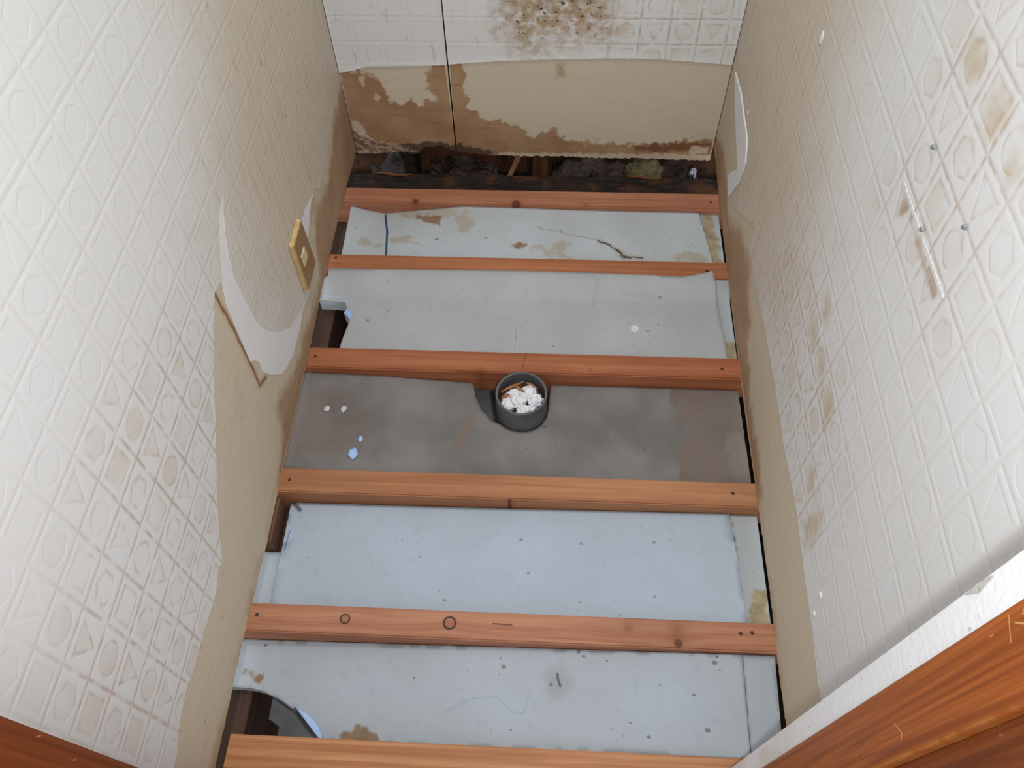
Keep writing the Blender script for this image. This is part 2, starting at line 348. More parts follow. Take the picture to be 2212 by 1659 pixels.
def wood(name, base, dark, knots=(), seed=0.0, rings=60.0, rough=0.55, axis='x', marks=()):
    g = G(name); x, y, z = g.xyz()
    if axis == 'y': x, y = y, x
    if axis == 'z': x, z = z, x
    warp = g.noise(3.0, 3, g.vec(x*0.8, y*4, z*4+seed))
    dk = None
    yy = y; kn = []
    for (kx, ky, r, kind) in knots:
        e = g.ell(x, y, (kx, ky), r*2.6, r); kn.append((e, kind))
        yy = yy+g.gauss(e, 2.2)*0.006*(1 if kind != 'ring' else -1)
    gr = g.noise(1.0, 5, g.vec(x*2.2, yy*rings*2.4, z*rings*2.4+seed), 0.6, 0.4)
    cath = g.m('SINE', (yy*rings*5.0+z*rings*3+warp*22.0+x*1.5))
    fine = g.noise(1.0, 4, g.vec(x*12, y*900, z*900+seed), 0.7)
    col = g.mix(g.smooth(gr, 0.3, 0.75), base, dark)
    col = g.mix(g.smooth(cath, 0.2, 1.0)*0.30, col, dark)
    col = g.mix(g.smooth(fine, 0.5, 0.8)*0.25, col, tuple(c*0.6 for c in dark))
    col = g.mix(g.smooth(g.noise(4, 3, g.vec(x, y*3, z+seed)), 0.4, 0.7)*0.35, col, tuple(c*0.75 for c in dark))
    for (kx, ky, r, kind) in knots:
        e = g.ell(x+(g.noise(150, 2)-0.5)*0.002, y, (kx, ky), r, r)
        if kind == 'ring':
            col = g.mix(g.gauss(e-1.0, 0.2)*1.0, col, srgb(40, 28, 22)); col = g.mix(g.smooth(e, 0.95, 0.6)*0.3, col, srgb(120, 70, 42))
        elif kind == 'dark':
            col = g.mix(g.smooth(e, 1.3, 0.7)*0.85, col, srgb(62, 34, 30)); col = g.mix(g.gauss(e, 2.0)*0.35, col, srgb(132, 68, 40))
        else:
            col = g.mix(g.gauss(e, 1.2)*0.5, col, srgb(120, 66, 42))
    for (a, b, w, c) in marks:
        sd = g.seg(x, y, a, b); col = g.mix(g.smooth(sd, w*1.4, w*0.5)*0.8, col, c)
    g.bump(fine, 0.0003)
    return g.done(col, rough)

def foam(name, base, tint, seed, extra=None):
    g = G(name); x, y, z = g.xyz(); p = g.vec(x, y, seed)
    n1 = g.noise(7, 4, p); n2 = g.noise(45, 5, p); n3 = g.noise(420, 2, p)
    col = g.mix(g.smooth(n1, 0.3, 0.7)*0.6, base, tint)
    col = g.mix(g.smooth(n2, 0.55, 0.8)*0.35, col, tuple(c*0.72 for c in base))
    sp = g.smooth(g.noise(130, 3, p, 0.5), 0.70, 0.76); col = g.mix(sp*0.45, col, srgb(104, 96, 84))
    col = g.mix(g.smooth(n3, 0.60, 0.72)*0.35, col, tuple(min(1, c*1.25) for c in base))
    if extra: col = extra(g, col, x, y, n1, n2, p)
    g.bump(n3, 0.0003)
    return g.done(col, 0.6)

def spots(g, col, x, y, pts, r, c, n2, f=0.55):
    for i, (px, py) in enumerate(pts):
        rr = r*(0.45+0.6*((i*37) % 10)/10)
        e = g.ell(x, y, (px, py), rr, rr*0.8)+(n2-0.5)*1.5
        col = g.mix(g.smooth(e, 1.2, 0.5)*f, col, c)
    return col

white_paper = None
def mk_white():
    g = G('white_backing_paper'); u, v = g.uv(); p = g.vec(u, v, 0)
    g.bump(g.noise(200, 4, p), 0.0004)
    return g.done(g.mix(g.noise(12, 4, p)*0.4, srgb(238, 236, 234), srgb(222, 217, 212)), 0.8)
white_paper = mk_white()

# ------------------------------------------------------------------ the setting
OUT = 2.35
# left wall
def bottom_line(pts, step, jag, seed):
    rnd = random.Random(seed); out = []
    for a, b in zip(pts[:-1], pts[1:]):
        n = max(1, int(math.hypot(b[0]-a[0], b[1]-a[1])/step))
        for k in range(n):
            t = k/n; out.append((a[0]+(b[0]-a[0])*t, a[1]+(b[1]-a[1])*t+rnd.uniform(-jag, jag)))
    out.append(pts[-1]); return out
bl = bottom_line([(0.0, -0.002), (0.145, -0.004), (0.30, 0.002), (0.45, -0.004), (0.70, 0.003), (0.85, 0.005), (0.985, 0.014), (1.19, 0.012), (1.30, 0.005), (1.378, 0.0)], 0.005, 0.0016, 3)
wl = sheet('wall_left', bl+[(1.378, OUT), (0.0, OUT)], lambda u, v: (0, u, v), lambda u, v: (-0.012, u, v), 0.007, wallboard('left'),
           masks={'brown': [left_brown]}, fine=0.9)
tag(wl, 'beige left wallboard with torn embossed wallpaper and an ochre socket plate', 'wall', kind='structure')
old_l = [[(0.78, 0.10), (0.70, 0.40), (0.86, 0.62), (0.95, 0.9), (1.5, 1.2), (1.5, 0.05)]]
dirt_l = [[(0.10, 0.10), (0.10, 0.42), (0.30, 0.50), (0.52, 0.50), (0.66, 0.44), (0.68, 0.10)]]
pl = sheet('wallpaper', dense(left_paper, 0.012, 0.0012, 5), lambda u, v: (0.0009, u, v), lambda u, v: (0.0002, u, v), 0.010, wallpaper('left'), wl,
           masks={'old': old_l, 'dirt': dirt_l}, fine=0.9)
pl['label'] = 'white wallpaper embossed with squares, circles, triangles and hexagons'
cr = sheet('torn_backing', dense(crescent, 0.01, 0.0006, 6), lambda u, v: (0.0006, u, v), lambda u, v: (0.0001, u, v), 0.010, white_paper, wl)
cr['label'] = 'white crescent of torn backing paper'

# right wall
br = bottom_line([(0.0, -0.003), (0.224, -0.003), (0.31, -0.003), (0.41, 0.005), (0.53, 0.003), (0.78, -0.004), (1.0, 0.002), (1.2, 0.010), (1.32, 0.024), (1.378, 0.02)], 0.005, 0.0016, 8)
wr = sheet('wall_right', br+[(1.378, OUT), (0.0, OUT)], lambda u, v: (W, u, v), lambda u, v: (W+0.012, u, v), 0.007, wallboard('right'), masks={'brown': [right_brown]}, fine=0.9)
tag(wr, 'beige right wallboard with stained embossed wallpaper and a tear near the corner', 'wall', kind='structure')
old_r = [[(0.80, 0.10), (0.72, 0.35), (0.84, 0.55), (0.92, 0.9), (1.5, 1.2), (1.5, 0.05)]]
dirt_r = [[(0.40, 0.17), (0.40, 0.30), (0.50, 0.42), (0.66, 0.45), (0.85, 0.40), (0.85, 0.15)], [(0.42, 0.60), (0.42, 0.85), (0.62, 0.85), (0.62, 0.60)]]
pr = sheet('wallpaper', dense(right_paper, 0.012, 0.0012, 9), lambda u, v: (W-0.0009, u, v), lambda u, v: (W-0.0002, u, v), 0.008, wallpaper('right'), wr,
           masks={'old': old_r, 'dirt': dirt_r, 'yellow': right_yellow, 'patchstain': [right_patch_stain]}, fine=0.9)
pr['label'] = 'white wallpaper embossed with shapes, yellowed and stained'
tr = sheet('torn_backing', dense(right_tear, 0.01, 0.0008, 10), lambda u, v: (W-0.0022-0.004*max(0, (v-0.15))*2, u, v), lambda u, v: (W-0.0003, u, v), 0.008, white_paper, wr)
tr['label'] = 'white torn paper flap beside the back corner'
pp = sheet('wallpaper_patch', dense(right_patch, 0.006, 0.0004, 11), lambda u, v: (W-0.00098, u, v), lambda u, v: (W-0.00092, u, v), 0.008, pr.data.materials[0], wr,
           masks={'old': [[(2, 2), (2.1, 2), (2, 2.1)]], 'dirt': dirt_r, 'yellow': right_yellow, 'patchstain': [[(2, 2), (2.1, 2), (2, 2.1)]]})
pp['label'] = 'pressed rectangle of wallpaper where a fitting was screwed on'
ridge = [(0.5965, 0.630), (0.5945, 0.6265), (0.52, 0.6275), (0.4505, 0.6300), (0.4485, 0.6330), (0.452, 0.6345), (0.52, 0.6318), (0.592, 0.6305)]  # raised strip added in place of the lit lower ledge of a recess
pg_ = sheet('lit_ledge_strip', dense(ridge, 0.006, 0.0003, 12), lambda u, v: (W-0.0014, u, v), lambda u, v: (W-0.0009, u, v), 0.004, pr.data.materials[0], wr,
            masks={'old': [[(2, 2), (2.1, 2), (2, 2.1)]], 'dirt': [[(2, 2), (2.1, 2), (2, 2.1)]], 'yellow': [[(2, 2), (2.1, 2), (2, 2.1)]], 'patchstain': [[(2, 2), (2.1, 2), (2, 2.1)]]})
pg_['label'] = 'raised paper strip added for the bright lit ledge below the pressed rectangle'

# back wall: two boards meeting in a dark joint
SEAM = 0.2205
wb = empty('wall_back', (0, 0, 0)); tag(wb, 'back wallboard with peeled wallpaper, brown water stains and mould', 'wall', kind='structure')
wbm = wallboard('back'); bm_masks = {'brown': [back_brown], 'red': [back_red], 'pale': back_pale, 'dark': [back_dark], 'spot': [back_stain2], 'crumble': [crumble]}
bb = bottom_line(back_bottom, 0.004, 0.0018, 12)
lft = [q for q in bb if q[0] < SEAM-0.002]+[(SEAM-0.0012, 0.004)]; rgt = [(SEAM+0.0012, 0.003)]+[q for q in bb if q[0] > SEAM+0.002]
lft[0] = (0.0015, lft[0][1]); lft = [q for q in lft if q[0] >= 0.0015]
rgt = [q for q in rgt if q[0] < W-0.0015]+[(W-0.0015, -0.010)]
sheet('board', lft+[(SEAM-0.0012, OUT), (0.0015, OUT)], lambda u, v: (u, YB, v), lambda u, v: (u, YB+0.010, v), 0.005, wbm, wb, masks=bm_masks, fine=0.42)
sheet('board', rgt+[(W-0.0015, OUT), (SEAM+0.0012, OUT)], lambda u, v: (u, YB, v), lambda u, v: (u, YB+0.010, v), 0.005, wbm, wb, masks=bm_masks, fine=0.42)
pe = [(x, z) for x, z in back_paper_edge]
def clipx(pts, a, b):
    xs = [p[0] for p in pts]; zs = [p[1] for p in pts]
    return [(a, ip(a, xs, zs))]+[p for p in pts if a+0.001 < p[0] < b-0.001]+[(b, ip(b, xs, zs))]
wpb = wallpaper('back')
far = [[(2, 2), (2.1, 2), (2, 2.1)]]
for a, b in ((0.0025, SEAM-0.0014), (SEAM+0.0014, W-0.0025)):
    e = bottom_line(clipx(pe, a, b), 0.006, 0.0005, 14)
    o = sheet('wallpaper', e+[(b, OUT), (a, OUT)], lambda u, v: (u, YB-0.0009-0.0012*math.exp(-max(0, v-ip(u, [p[0] for p in pe], [p[1] for p in pe]))/0.008), v),
              lambda u, v: (u, YB-0.0001, v), 0.008, wpb, wb, masks={'old': far, 'dirt': [[(0.5, 0.2), (0.5, 0.5), (0.78, 0.5), (0.78, 0.2)]], 'mould': [back_mould]}, fine=0.42)
    o['label'] = 'white embossed wallpaper cut off above the bare board'

# sheathing behind the wall cavity and the ground under the floor
sheath = plain('old_sheathing', srgb(96, 66, 46), 0.9, 0.25, 22, 0.003, dark=srgb(40, 30, 24))
o = box('wall_outer', (-0.10, 1.452, -0.35), (0.87, 1.464, OUT), sheath, bevel=0); tag(o, 'dark old sheathing seen through the gap under the back wall', 'wall', kind='structure')
gmat = plain('ground_concrete', srgb(150, 149, 147), 0.95, 0.2, 14, 0.004)
o = box('floor', (-0.25, -0.30, -0.26), (1.02, 1.47, -0.23), gmat, bevel=0); tag(o, 'grey ground slab in the dark crawl space below the joists', 'floor', kind='structure')

# door frame (jambs, rebate, white trim) and threshold
def scratched(name, base, dark):
    g = G(name); x, y, z = g.xyz()
    gr = g.noise(1.0, 5, g.vec(x*60, y*170, z*3.0), 0.6, 0.6)
    wv = g.m('SINE', y*900+g.noise(2.0, 2, g.vec(x, y*3, z*1.5))*30)
    col = g.mix(g.smooth(gr, 0.3, 0.75), base, dark); col = g.mix(g.smooth(wv, 0.1, 1.0)*0.25, col, dark)
    ch = g.smooth(g.noise(1.0, 4, g.vec(x*30, y*120, z*45), 0.6), 0.70, 0.74); col = g.mix(ch*0.5, col, srgb(206, 150, 84))
    for a, b in (((0.1338, 0.7481), (0.1215, 0.743)), ((0.1129, 0.5758), (0.105, 0.585)), ((0.105, 0.585), (0.1009, 0.5816)), ((0.124, 0.765), (0.129, 0.752))):
        col = g.mix(g.smooth(g.seg(y, z, a, b), 0.0008, 0.0002)*0.55, col, srgb(226, 174, 106))
    edge = g.gauss(y-0.0915, 0.0016)*g.smooth(g.noise(60, 3), 0.4, 0.65); col = g.mix(edge*0.3, col, srgb(196, 140, 82))
    g.bump(gr, 0.0006)
    g.bsdf.inputs['Specular IOR Level'].default_value = 0.15
    return g.done(col, 0.4)
jm = scratched('varnished_wood', srgb(166, 90, 38), srgb(124, 62, 24))
jd = scratched('varnished_wood_dark', srgb(124, 64, 28), srgb(94, 46, 20))
jl = scratched('varnished_wood_shaded', srgb(118, 58, 24), srgb(92, 44, 18))  # same varnish, darkened to paint in the weaker light on the left jamb
dr = empty('door_1', (0.72, 0.05, -0.02)); tag(dr, 'varnished brown wooden door frame with scratched jambs', 'door frame', kind='structure')
def part_box(name, lo, hi, mat, par, bev=0.002, label=None):
    o = box(name, lo, hi, mat, None, bev)
    o.parent = par; o.matrix_parent_inverse = Matrix.Translation(-Vector(par.location))
    if label: o['label'] = label
    return o
part_box('jamb', (0.678, 0.0905, -0.06), (0.7685, 0.1375, 2.1), jm, dr, 0.0025)
part_box('door_stop', (0.686, -0.06, -0.06), (0.7685, 0.090, 2.1), jd, dr, 0.0015)
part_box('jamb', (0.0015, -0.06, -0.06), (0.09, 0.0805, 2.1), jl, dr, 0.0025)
part_box('threshold', (0.0, -0.06, -0.11), (0.77, 0.072, -0.061), jm, dr, 0.0025)
def mk_trim():
    g = G('white_painted_trim'); x, y, z = g.xyz(); n = g.noise(20, 5); n2 = g.noise(160, 4)
    col = g.mix(n*0.5, srgb(234, 233, 231), srgb(220, 214, 208))
    col = g.mix(g.smooth(n2, 0.66, 0.74)*0.5, col, srgb(160, 148, 136))
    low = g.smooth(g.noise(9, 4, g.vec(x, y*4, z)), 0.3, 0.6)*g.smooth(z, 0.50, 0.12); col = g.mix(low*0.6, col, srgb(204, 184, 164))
    g.bump(n2, 0.0004); return g.done(col, 0.5)
tm = mk_trim()
t1 = empty('trim_1', (0.72, 0.15, -0.05)); tag(t1, 'white painted trim strip between the right wall and the brown jamb', 'trim', kind='structure')
part_box('strip', (0.680, 0.138, -0.06), (0.7685, 0.160, 2.1), tm, t1, 0.0008)
tape = [(0.1585, 0.7083), (0.1545, 0.7229), (0.1575, 0.7425), (0.1585, 0.7395), (0.1596, 0.7245)]
tp = sheet('torn_tape', tape, lambda u, v: (0.6792, u, v), lambda u, v: (0.6799, u, v), 0.004, plain('grey_tape', srgb(190, 186, 176), 0.6, 0.2, 90))
tp.parent = t1; tp.matrix_parent_inverse = Matrix.Translation(-Vector(t1.location)); tp['label'] = 'scrap of torn grey tape'

# ------------------------------------------------------------------ joists
JY = {1: (1.2529, 0.045), 2: (1.064, 0.045), 3: (0.8355, 0.045), 4: (0.5885, 0.0435), 5: (0.3615, 0.0425), 6: (0.1790, 0.045)}
JX = {1: (-0.03, 0.80), 2: (-0.03, 0.80), 3: (-0.03, 0.80), 4: (-0.03, 0.80), 5: (-0.03, 0.80), 6: (0.012, 0.80)}
red, redd = srgb(196, 122, 88), srgb(160, 88, 58)
JM = {
 1: wood('joist_wood_rosy', srgb(182, 124, 94), srgb(162, 102, 74), [(0.1476, 1.2154, 0.006, 'dark'), (0.3573, 1.2125, 0.009, 'dark'), (0.50, 1.214, 0.004, 'soft')], 1.0, 40),
 2: wood('joist_wood_orange', srgb(184, 120, 82), srgb(162, 98, 62), [(0.7325, 1.04, 0.004, 'soft')], 2.0, 40),
 3: wood('joist_wood_red', srgb(178, 112, 75), srgb(154, 88, 56), [(0.3136, 0.7915, 0.008, 'soft'), (0.5073, 0.8003, 0.004, 'soft')], 3.3, 40, marks=[((0.386, 0.792), (0.392, 0.834), 0.0006, srgb(90, 48, 32))]),
 4: wood('joist_wood_golden', srgb(182, 128, 88), srgb(156, 100, 66), [(0.3766, 0.5435, 0.0035, 'dark')], 4.1, 30),
 5: wood('joist_wood_knotty', srgb(184, 130, 98), srgb(158, 98, 70), [(0.1435, 0.3425, 0.0065, 'ring'), (0.2986, 0.3428, 0.0085, 'ring'), (0.6307, 0.3271, 0.006, 'dark'), (0.5597, 0.3455, 0.006, 'soft'), (0.63, 0.345, 0.010, 'soft')], 5.7, 50, marks=[((0.362, 0.3445), (0.39, 0.3435), 0.0011, srgb(80, 44, 32))]),
 6: wood('joist_wood_striped', srgb(192, 136, 92), srgb(160, 100, 62), [], 6.2, 55),
}
JL = {1: 'rosy floor joist farthest back, beside the rotted sill, with two dark knots',
      2: 'slim orange floor joist second from the back, between two foam bays',
      3: 'reddish floor joist directly behind the grey drain pipe',
      4: 'golden-grained floor joist in front of the drain pipe and grey board',
      5: 'knotty floor joist with two black-ringed knots, second from the door',
      6: 'striped floor joist nearest the door at the bottom of the picture'}
screw_mat = plain('dark_screw_steel', srgb(88, 72, 62), 0.5, 0.1, 200, metal=0.6)
def screw_mesh():
    bm = bmesh.new(); bmesh.ops.create_cone(bm, cap_ends=True, segments=12, radius1=0.0031, radius2=0.0026, depth=0.0012)
    top = max(bm.faces, key=lambda f: f.calc_center_median().z)
    r = bmesh.ops.inset_individual(bm, faces=[top], thickness=0.0012, depth=-0.0006)
    me = bpy.data.meshes.new('screw'); bm.to_mesh(me); bm.free(); me.materials.append(screw_mat); return me
SM = screw_mesh()
SCREWS = {1: [(0.756, 1.227)], 2: [(0.7325, 1.0403), (0.0082, 1.0542)], 3: [(0.011, 0.8142), (0.7396, 0.811)], 4: [(0.0147, 0.5666), (0.7333, 0.5687)], 5: [(0.0108, 0.3432), (0.7383, 0.3469), (0.7215, 0.3449)], 6: []}
for k in range(1, 7):
    y1, w = JY[k]; x0, x1 = JX[k]
    bm = bmesh.new()
    nx = 60; prof = [(0, 0), (1, 0), (1, 1), (0, 1)]
    bmesh.ops.create_cube(bm, size=1)
    for v in bm.verts: v.co = Vector(((x0+x1)/2+v.co.x*(x1-x0), y1-w/2+v.co.y*w, -0.03+v.co.z*0.06))
    bmesh.ops.bevel(bm, geom=[e for e in bm.edges if abs(e.verts[0].co.x-e.verts[1].co.x) > 0.1], offset=0.0022, segments=2, affect='EDGES')
    j = from_bm('floor_joist', bm, JM[k]); tag(j, JL[k], 'joist', 'floor joists across the room')
    for sx, sy in SCREWS[k]:
        s = bpy.data.objects.new('screw', SM); COL.objects.link(s); s.location = (sx, sy, 0.0002); s.parent = j
# bearers under the joists
bwood = wood('bearer_wood', srgb(88, 62, 45), srgb(54, 39, 30), axis='y', rings=30, rough=0.8)
for (a, b, lab) in ((-0.08, 0.010, 'brown bearer timber under the joists by the left wall'), (0.80, 0.88, 'brown bearer timber under the joists by the right wall')):
    o = box('floor_bearer', (a, 0.02, -0.16), (b, 1.275, -0.0605), bwood); tag(o, lab, 'beam', 'bearers under the joists')
for (x, y) in ((-0.016, 0.20), (-0.016, 0.92)):
    o = box('bearer_post', (x-0.03, y-0.03, -0.2295), (x+0.024, y+0.03, -0.1605), bwood)
    tag(o, 'short brown post under the left bearer, seen through the %s foam hole' % ('front' if y < 0.5 else 'back'), 'post', 'posts under the bearers')

# ------------------------------------------------------------------ foam insulation
YEL = srgb(168, 142, 84)
def f0(g, col, x, y, n1, n2, p):
    st = [[(0.1512, 1.1932), (0.181, 1.186), (0.2052, 1.1839), (0.203, 1.1575), (0.1778, 1.17), (0.158, 1.176)]]
    a = g.smooth(-g.attr('tan')+(n2-0.5)*0.05, -0.006, 0.004); col = g.mix(a*0.55, col, srgb(166, 146, 112))
    a = g.smooth(-g.attr('rust')+(n2-0.5)*0.03, -0.004, 0.003); col = g.mix(a*0.8, col, srgb(128, 86, 54))
    for a_, b_ in (((0.0828, 1.200), (0.0962, 1.1415)), ((0.0962, 1.1415), (0.104, 1.070))):
        col = g.mix(g.smooth(g.seg(x, y, a_, b_), 0.0028, 0.0014)*0.95, col, srgb(18, 62, 92))
    xw = x+(n2-0.5)*0.02; yw = y+(n2-0.5)*0.012
    for a_, b_ in (((0.5285, 1.1249), (0.5603, 1.1008)), ((0.5603, 1.1008), (0.578, 1.0828)), ((0.578, 1.0828), (0.6097, 1.080))):
        sd = g.seg(xw, yw, a_, b_)
        col = g.mix(g.smooth(sd, 0.012, 0.002)*0.35, col, srgb(150, 128, 84)); col = g.mix(g.smooth(sd, 0.0032, 0.0014)*0.9, col, srgb(70, 56, 42))
    ln = g.seg(xw, yw, (0.40, 1.158), (0.5285, 1.1249)); col = g.mix(g.smooth(ln, 0.0026, 0.001)*0.4, col, srgb(130, 118, 98))
    return spots(g, col, x, y, [(0.67, 1.132), (0.30, 1.125), (0.45, 1.15), (0.71, 1.12), (0.20, 1.12), (0.03, 1.15), (0.045, 1.12)], 0.004, srgb(84, 76, 66), n2)
def f1(g, col, x, y, n1, n2, p):
    col = g.mix(g.smooth(g.seg(x, y, (0.37, 0.855), (0.372, 0.90)), 0.0012, 0.0004)*0.5, col, srgb(90, 130, 140))
    sm = g.seg(x+(n2-0.5)*0.02, y, (0.515, 0.955), (0.523, 1.01)); col = g.mix(g.smooth(sm, 0.006, 0.001)*0.16, col, srgb(120, 116, 108))
    sm = g.seg(x, y+(n2-0.5)*0.02, (0.57, 0.985), (0.63, 0.982)); col = g.mix(g.smooth(sm, 0.008, 0.001)*0.13, col, srgb(122, 120, 114))
    return spots(g, col, x, y, [(0.39, 0.918), (0.615, 0.902), (0.635, 0.917), (0.585, 0.87), (0.09, 0.91), (0.44, 0.862), (0.12, 1.0), (0.64, 0.98)], 0.0042, srgb(84, 80, 72), n2)
def f3(g, col, x, y, n1, n2, p):
    a = g.smooth(g.seg(x, y, (0.0207, 0.4933), (0.0187, 0.4615)), 0.0015, 0.0006); col = g.mix(a*0.8, col, srgb(70, 126, 190))
    col = g.mix(g.smooth(g.seg(x, y, (0.012, 0.547), (0.030, 0.530)), 0.006, 0.001)*0.8, col, srgb(64, 60, 54))
    gl = g.smooth(g.noise(260, 1, p), 0.80, 0.84); col = g.mix(gl, col, srgb(240, 246, 255))
    return spots(g, col, x, y, [(0.2066, 0.4825), (0.4926, 0.4859), (0.6075, 0.4912), (0.0791, 0.422), (0.4107, 0.4346), (0.6039, 0.4042), (0.2372, 0.4565), (0.3969, 0.49), (0.2841, 0.3876), (0.49, 0.392)], 0.0038, srgb(96, 88, 74), n2)
def f4(g, col, x, y, n1, n2, p):
    a = g.smooth(-g.attr('tan')+(n2-0.5)*0.035, -0.004, 0.004); col = g.mix(a*0.9, col, g.mix(n2, srgb(150, 120, 80), srgb(110, 84, 56)))
    e = g.ell(x, y, (0.458, 0.272), 0.028, 0.032)+(n2-0.5); col = g.mix(g.smooth(e, 1.1, 0.2)*0.3, col, srgb(120, 112, 100))
    col = g.mix(g.smooth(g.seg(x+(n2-0.5)*0.008, y, (0.459, 0.282), (0.463, 0.266)), 0.003, 0.0008)*0.75, col, srgb(64, 58, 50))
    for a_, b_ in (((0.30, 0.225), (0.34, 0.245)), ((0.34, 0.245), (0.372, 0.248)), ((0.372, 0.248), (0.40, 0.226)), ((0.40, 0.226), (0.412, 0.228)), ((0.412, 0.228), (0.42, 0.255))):
        col = g.mix(g.smooth(g.seg(x, y, a_, b_), 0.0022, 0.0006)*0.2, col, srgb(106, 134, 136))
    return spots(g, col, x, y, [(0.3946, 0.2049), (0.6652, 0.2138), (0.4494, 0.2675), (0.2506, 0.2705), (0.489, 0.3148), (0.4958, 0.3084), (0.6869, 0.3132), (0.683, 0.305), (0.585, 0.2026), (0.5294, 0.3033), (0.375, 0.302), (0.02, 0.31), (0.65, 0.26), (0.56, 0.22), (0.38, 0.29)], 0.0042, srgb(72, 66, 58), n2, 0.65)

FW = {1: srgb(190, 192, 192)}
m0 = foam('foam_stained', srgb(188, 192, 194), srgb(172, 174, 172), 1.0, f0)
m1 = foam('foam_grey', srgb(178, 178, 177), srgb(164, 163, 161), 2.0, f1)
m3 = foam('foam_bluish', srgb(174, 184, 193), srgb(166, 173, 181), 3.0, f3)
m4 = foam('foam_pale', srgb(170, 176, 180), srgb(160, 164, 166), 4.0, f4)

cx = [-0.005, 0.042, 0.079, 0.169, 0.247, 0.343, 0.534, 0.773]; cz = [-0.004, -0.019, -0.029, -0.016, -0.005, -0.006, -0.010, -0.011]
def z0f(x, y):
    t = min(1, max(0, (y-1.066)/0.14)); return -0.012*(1-t*t)+ip(x, cx, cz)*t*t
def fs(name, poly, zf, th, mat, masks=None, step=0.008, bot=None, parent=None):
    return sheet(name, poly, lambda u, v: (u, v, zf(u, v)), bot or (lambda u, v: (u, v, zf(u, v)-th)), step, mat, parent, masks, smooth=True)
tan0 = [[(0.11, 1.203), (0.22, 1.206), (0.24, 1.185), (0.20, 1.175), (0.13, 1.190)], [(0.225, 1.190), (0.2574, 1.195), (0.280, 1.1464), (0.25, 1.1459)], [(0.3479, 1.1111), (0.3944, 1.1086), (0.4502, 1.0914), (0.4686, 1.0784), (0.432, 1.0823), (0.3948, 1.0961)], [(0.038, 1.1138), (0.0666, 1.1121), (0.0872, 1.1), (0.0591, 1.0992)], [(0.6689, 1.0854), (0.7156, 1.1052), (0.7409, 1.0813), (0.6772, 1.0734)], [(0.4313, 1.1159), (0.4636, 1.1206), (0.4685, 1.0982), (0.441, 1.0912)], [(0.10, 1.118), (0.15, 1.122), (0.155, 1.112), (0.11, 1.108)]]
rust0 = [[(0.15, 1.1932), (0.181, 1.188), (0.2052, 1.1839), (0.203, 1.1575), (0.1778, 1.17), (0.158, 1.176)], [(0.355, 1.109), (0.385, 1.112), (0.385, 1.101), (0.36, 1.103)]]
o = fs('foam_board', dense([(0.014, 1.0655), (0.750, 1.0655), (0.732, 1.2075), (0.012, 1.2075)], 0.01, 0), z0f, 0.028, m0, {'tan': tan0, 'rust': rust0}, 0.005)
tag(o, 'stained foam insulation board with a blue pen line and brown cracks, farthest back', 'insulation', 'foam boards between the joists')
fb = [(0.001, 1.0222), (0.1275, 1.0235), (0.2627, 1.0263), (0.3972, 1.0267), (0.5307, 1.0259), (0.619, 1.0238), (0.6804, 1.0209), (0.7071, 1.0264), (0.7341, 1.0342), (0.744, 1.040)]
def z1f(x, y):
    t = min(1, max(0, (1.017-y)/0.05)); t = t*t*(3-2*t); return 0.0035*(1-t)-0.014*t
def z1b(x, y):
    return 0.0008 if y > 1.012 else z1f(x, y)-0.026
hole1 = [(0.0477, 0.8375), (0.049, 0.86), (0.0523, 0.8824), (0.0566, 0.9099), (0.051, 0.9175), (0.0425, 0.9262), (0.0458, 0.9387), (0.0409, 0.9521), (0.02, 0.954), (-0.010, 0.9552), (-0.010, 1.00), (0.001, 1.005)]
poly = [(0.756, 0.8375), (0.744, 1.040)]+fb[::-1][1:]+hole1[::-1]
o = fs('foam_board', dense(poly, 0.012, 0.0003, 2), z1f, 0.026, m1, None, 0.006, bot=lambda u, v: (u, v, z1b(u, v)))
tag(o, 'grey-white foam insulation board with a dark square hole at its left end', 'insulation', 'foam boards between the joists')
lip = sheet('broken_lip', [(-0.008, 0.9545), (0.041, 0.953), (0.043, 0.968), (-0.006, 0.970)], lambda u, v: (u, v, z1f(u, v)+0.0006-max(0, (0.964-v))*0.5), lambda u, v: (u, v, z1f(u, v)-0.012), 0.004, foam('foam_lip', srgb(176, 190, 200), srgb(160, 172, 180), 6.0), o)
chipm = foam('foam_blue_white', srgb(176, 200, 236), srgb(150, 180, 226), 5.0)
fl1 = sheet('torn_flap', [(0.0425, 0.9262), (0.051, 0.9175), (0.0566, 0.9099), (0.060, 0.918), (0.056, 0.930), (0.048, 0.934)], lambda u, v: (u, v, z1f(u, v)+0.0025), lambda u, v: (u, v, z1f(u, v)-0.001), 0.003, chipm, o)
fl1['label'] = 'small white torn foam flap'
z3 = lambda x, y: ip(x, [0, 0.3, 0.775], [-0.038, -0.034, -0.022])
o = fs('foam_board', dense([(0.015, 0.3635), (0.738, 0.3635), (0.7307, 0.5435), (0.013, 0.5435)], 0.015), z3, 0.022, m3, None, 0.012)
tag(o, 'clean bluish-white foam insulation board between the golden and the knotty joist', 'insulation', 'foam boards between the joists')
z4 = lambda x, y: ip(x, [0, 0.32, 0.768], [-0.041, -0.028, -0.008])
tan4 = [[(0.1464, 0.170), (0.1614, 0.1916), (0.1756, 0.2062), (0.1904, 0.1959), (0.2076, 0.1906), (0.2083, 0.170)], [(0.0003, 0.2675), (0.0236, 0.2718), (0.0272, 0.2555), (0.0395, 0.2463), (0.017, 0.2551)]]
hole4 = [(0.1338, 0.1805), (0.1268, 0.1828), (0.1068, 0.2014), (0.0836, 0.224), (0.0793, 0.2219), (0.0564, 0.2349), (0.032, 0.244), (0.0127, 0.2477), (-0.010, 0.2486), (-0.030, 0.2488)]
poly = [(0.7198, 0.1805), (0.7229, 0.318), (-0.030, 0.318)]+hole4[::-1]
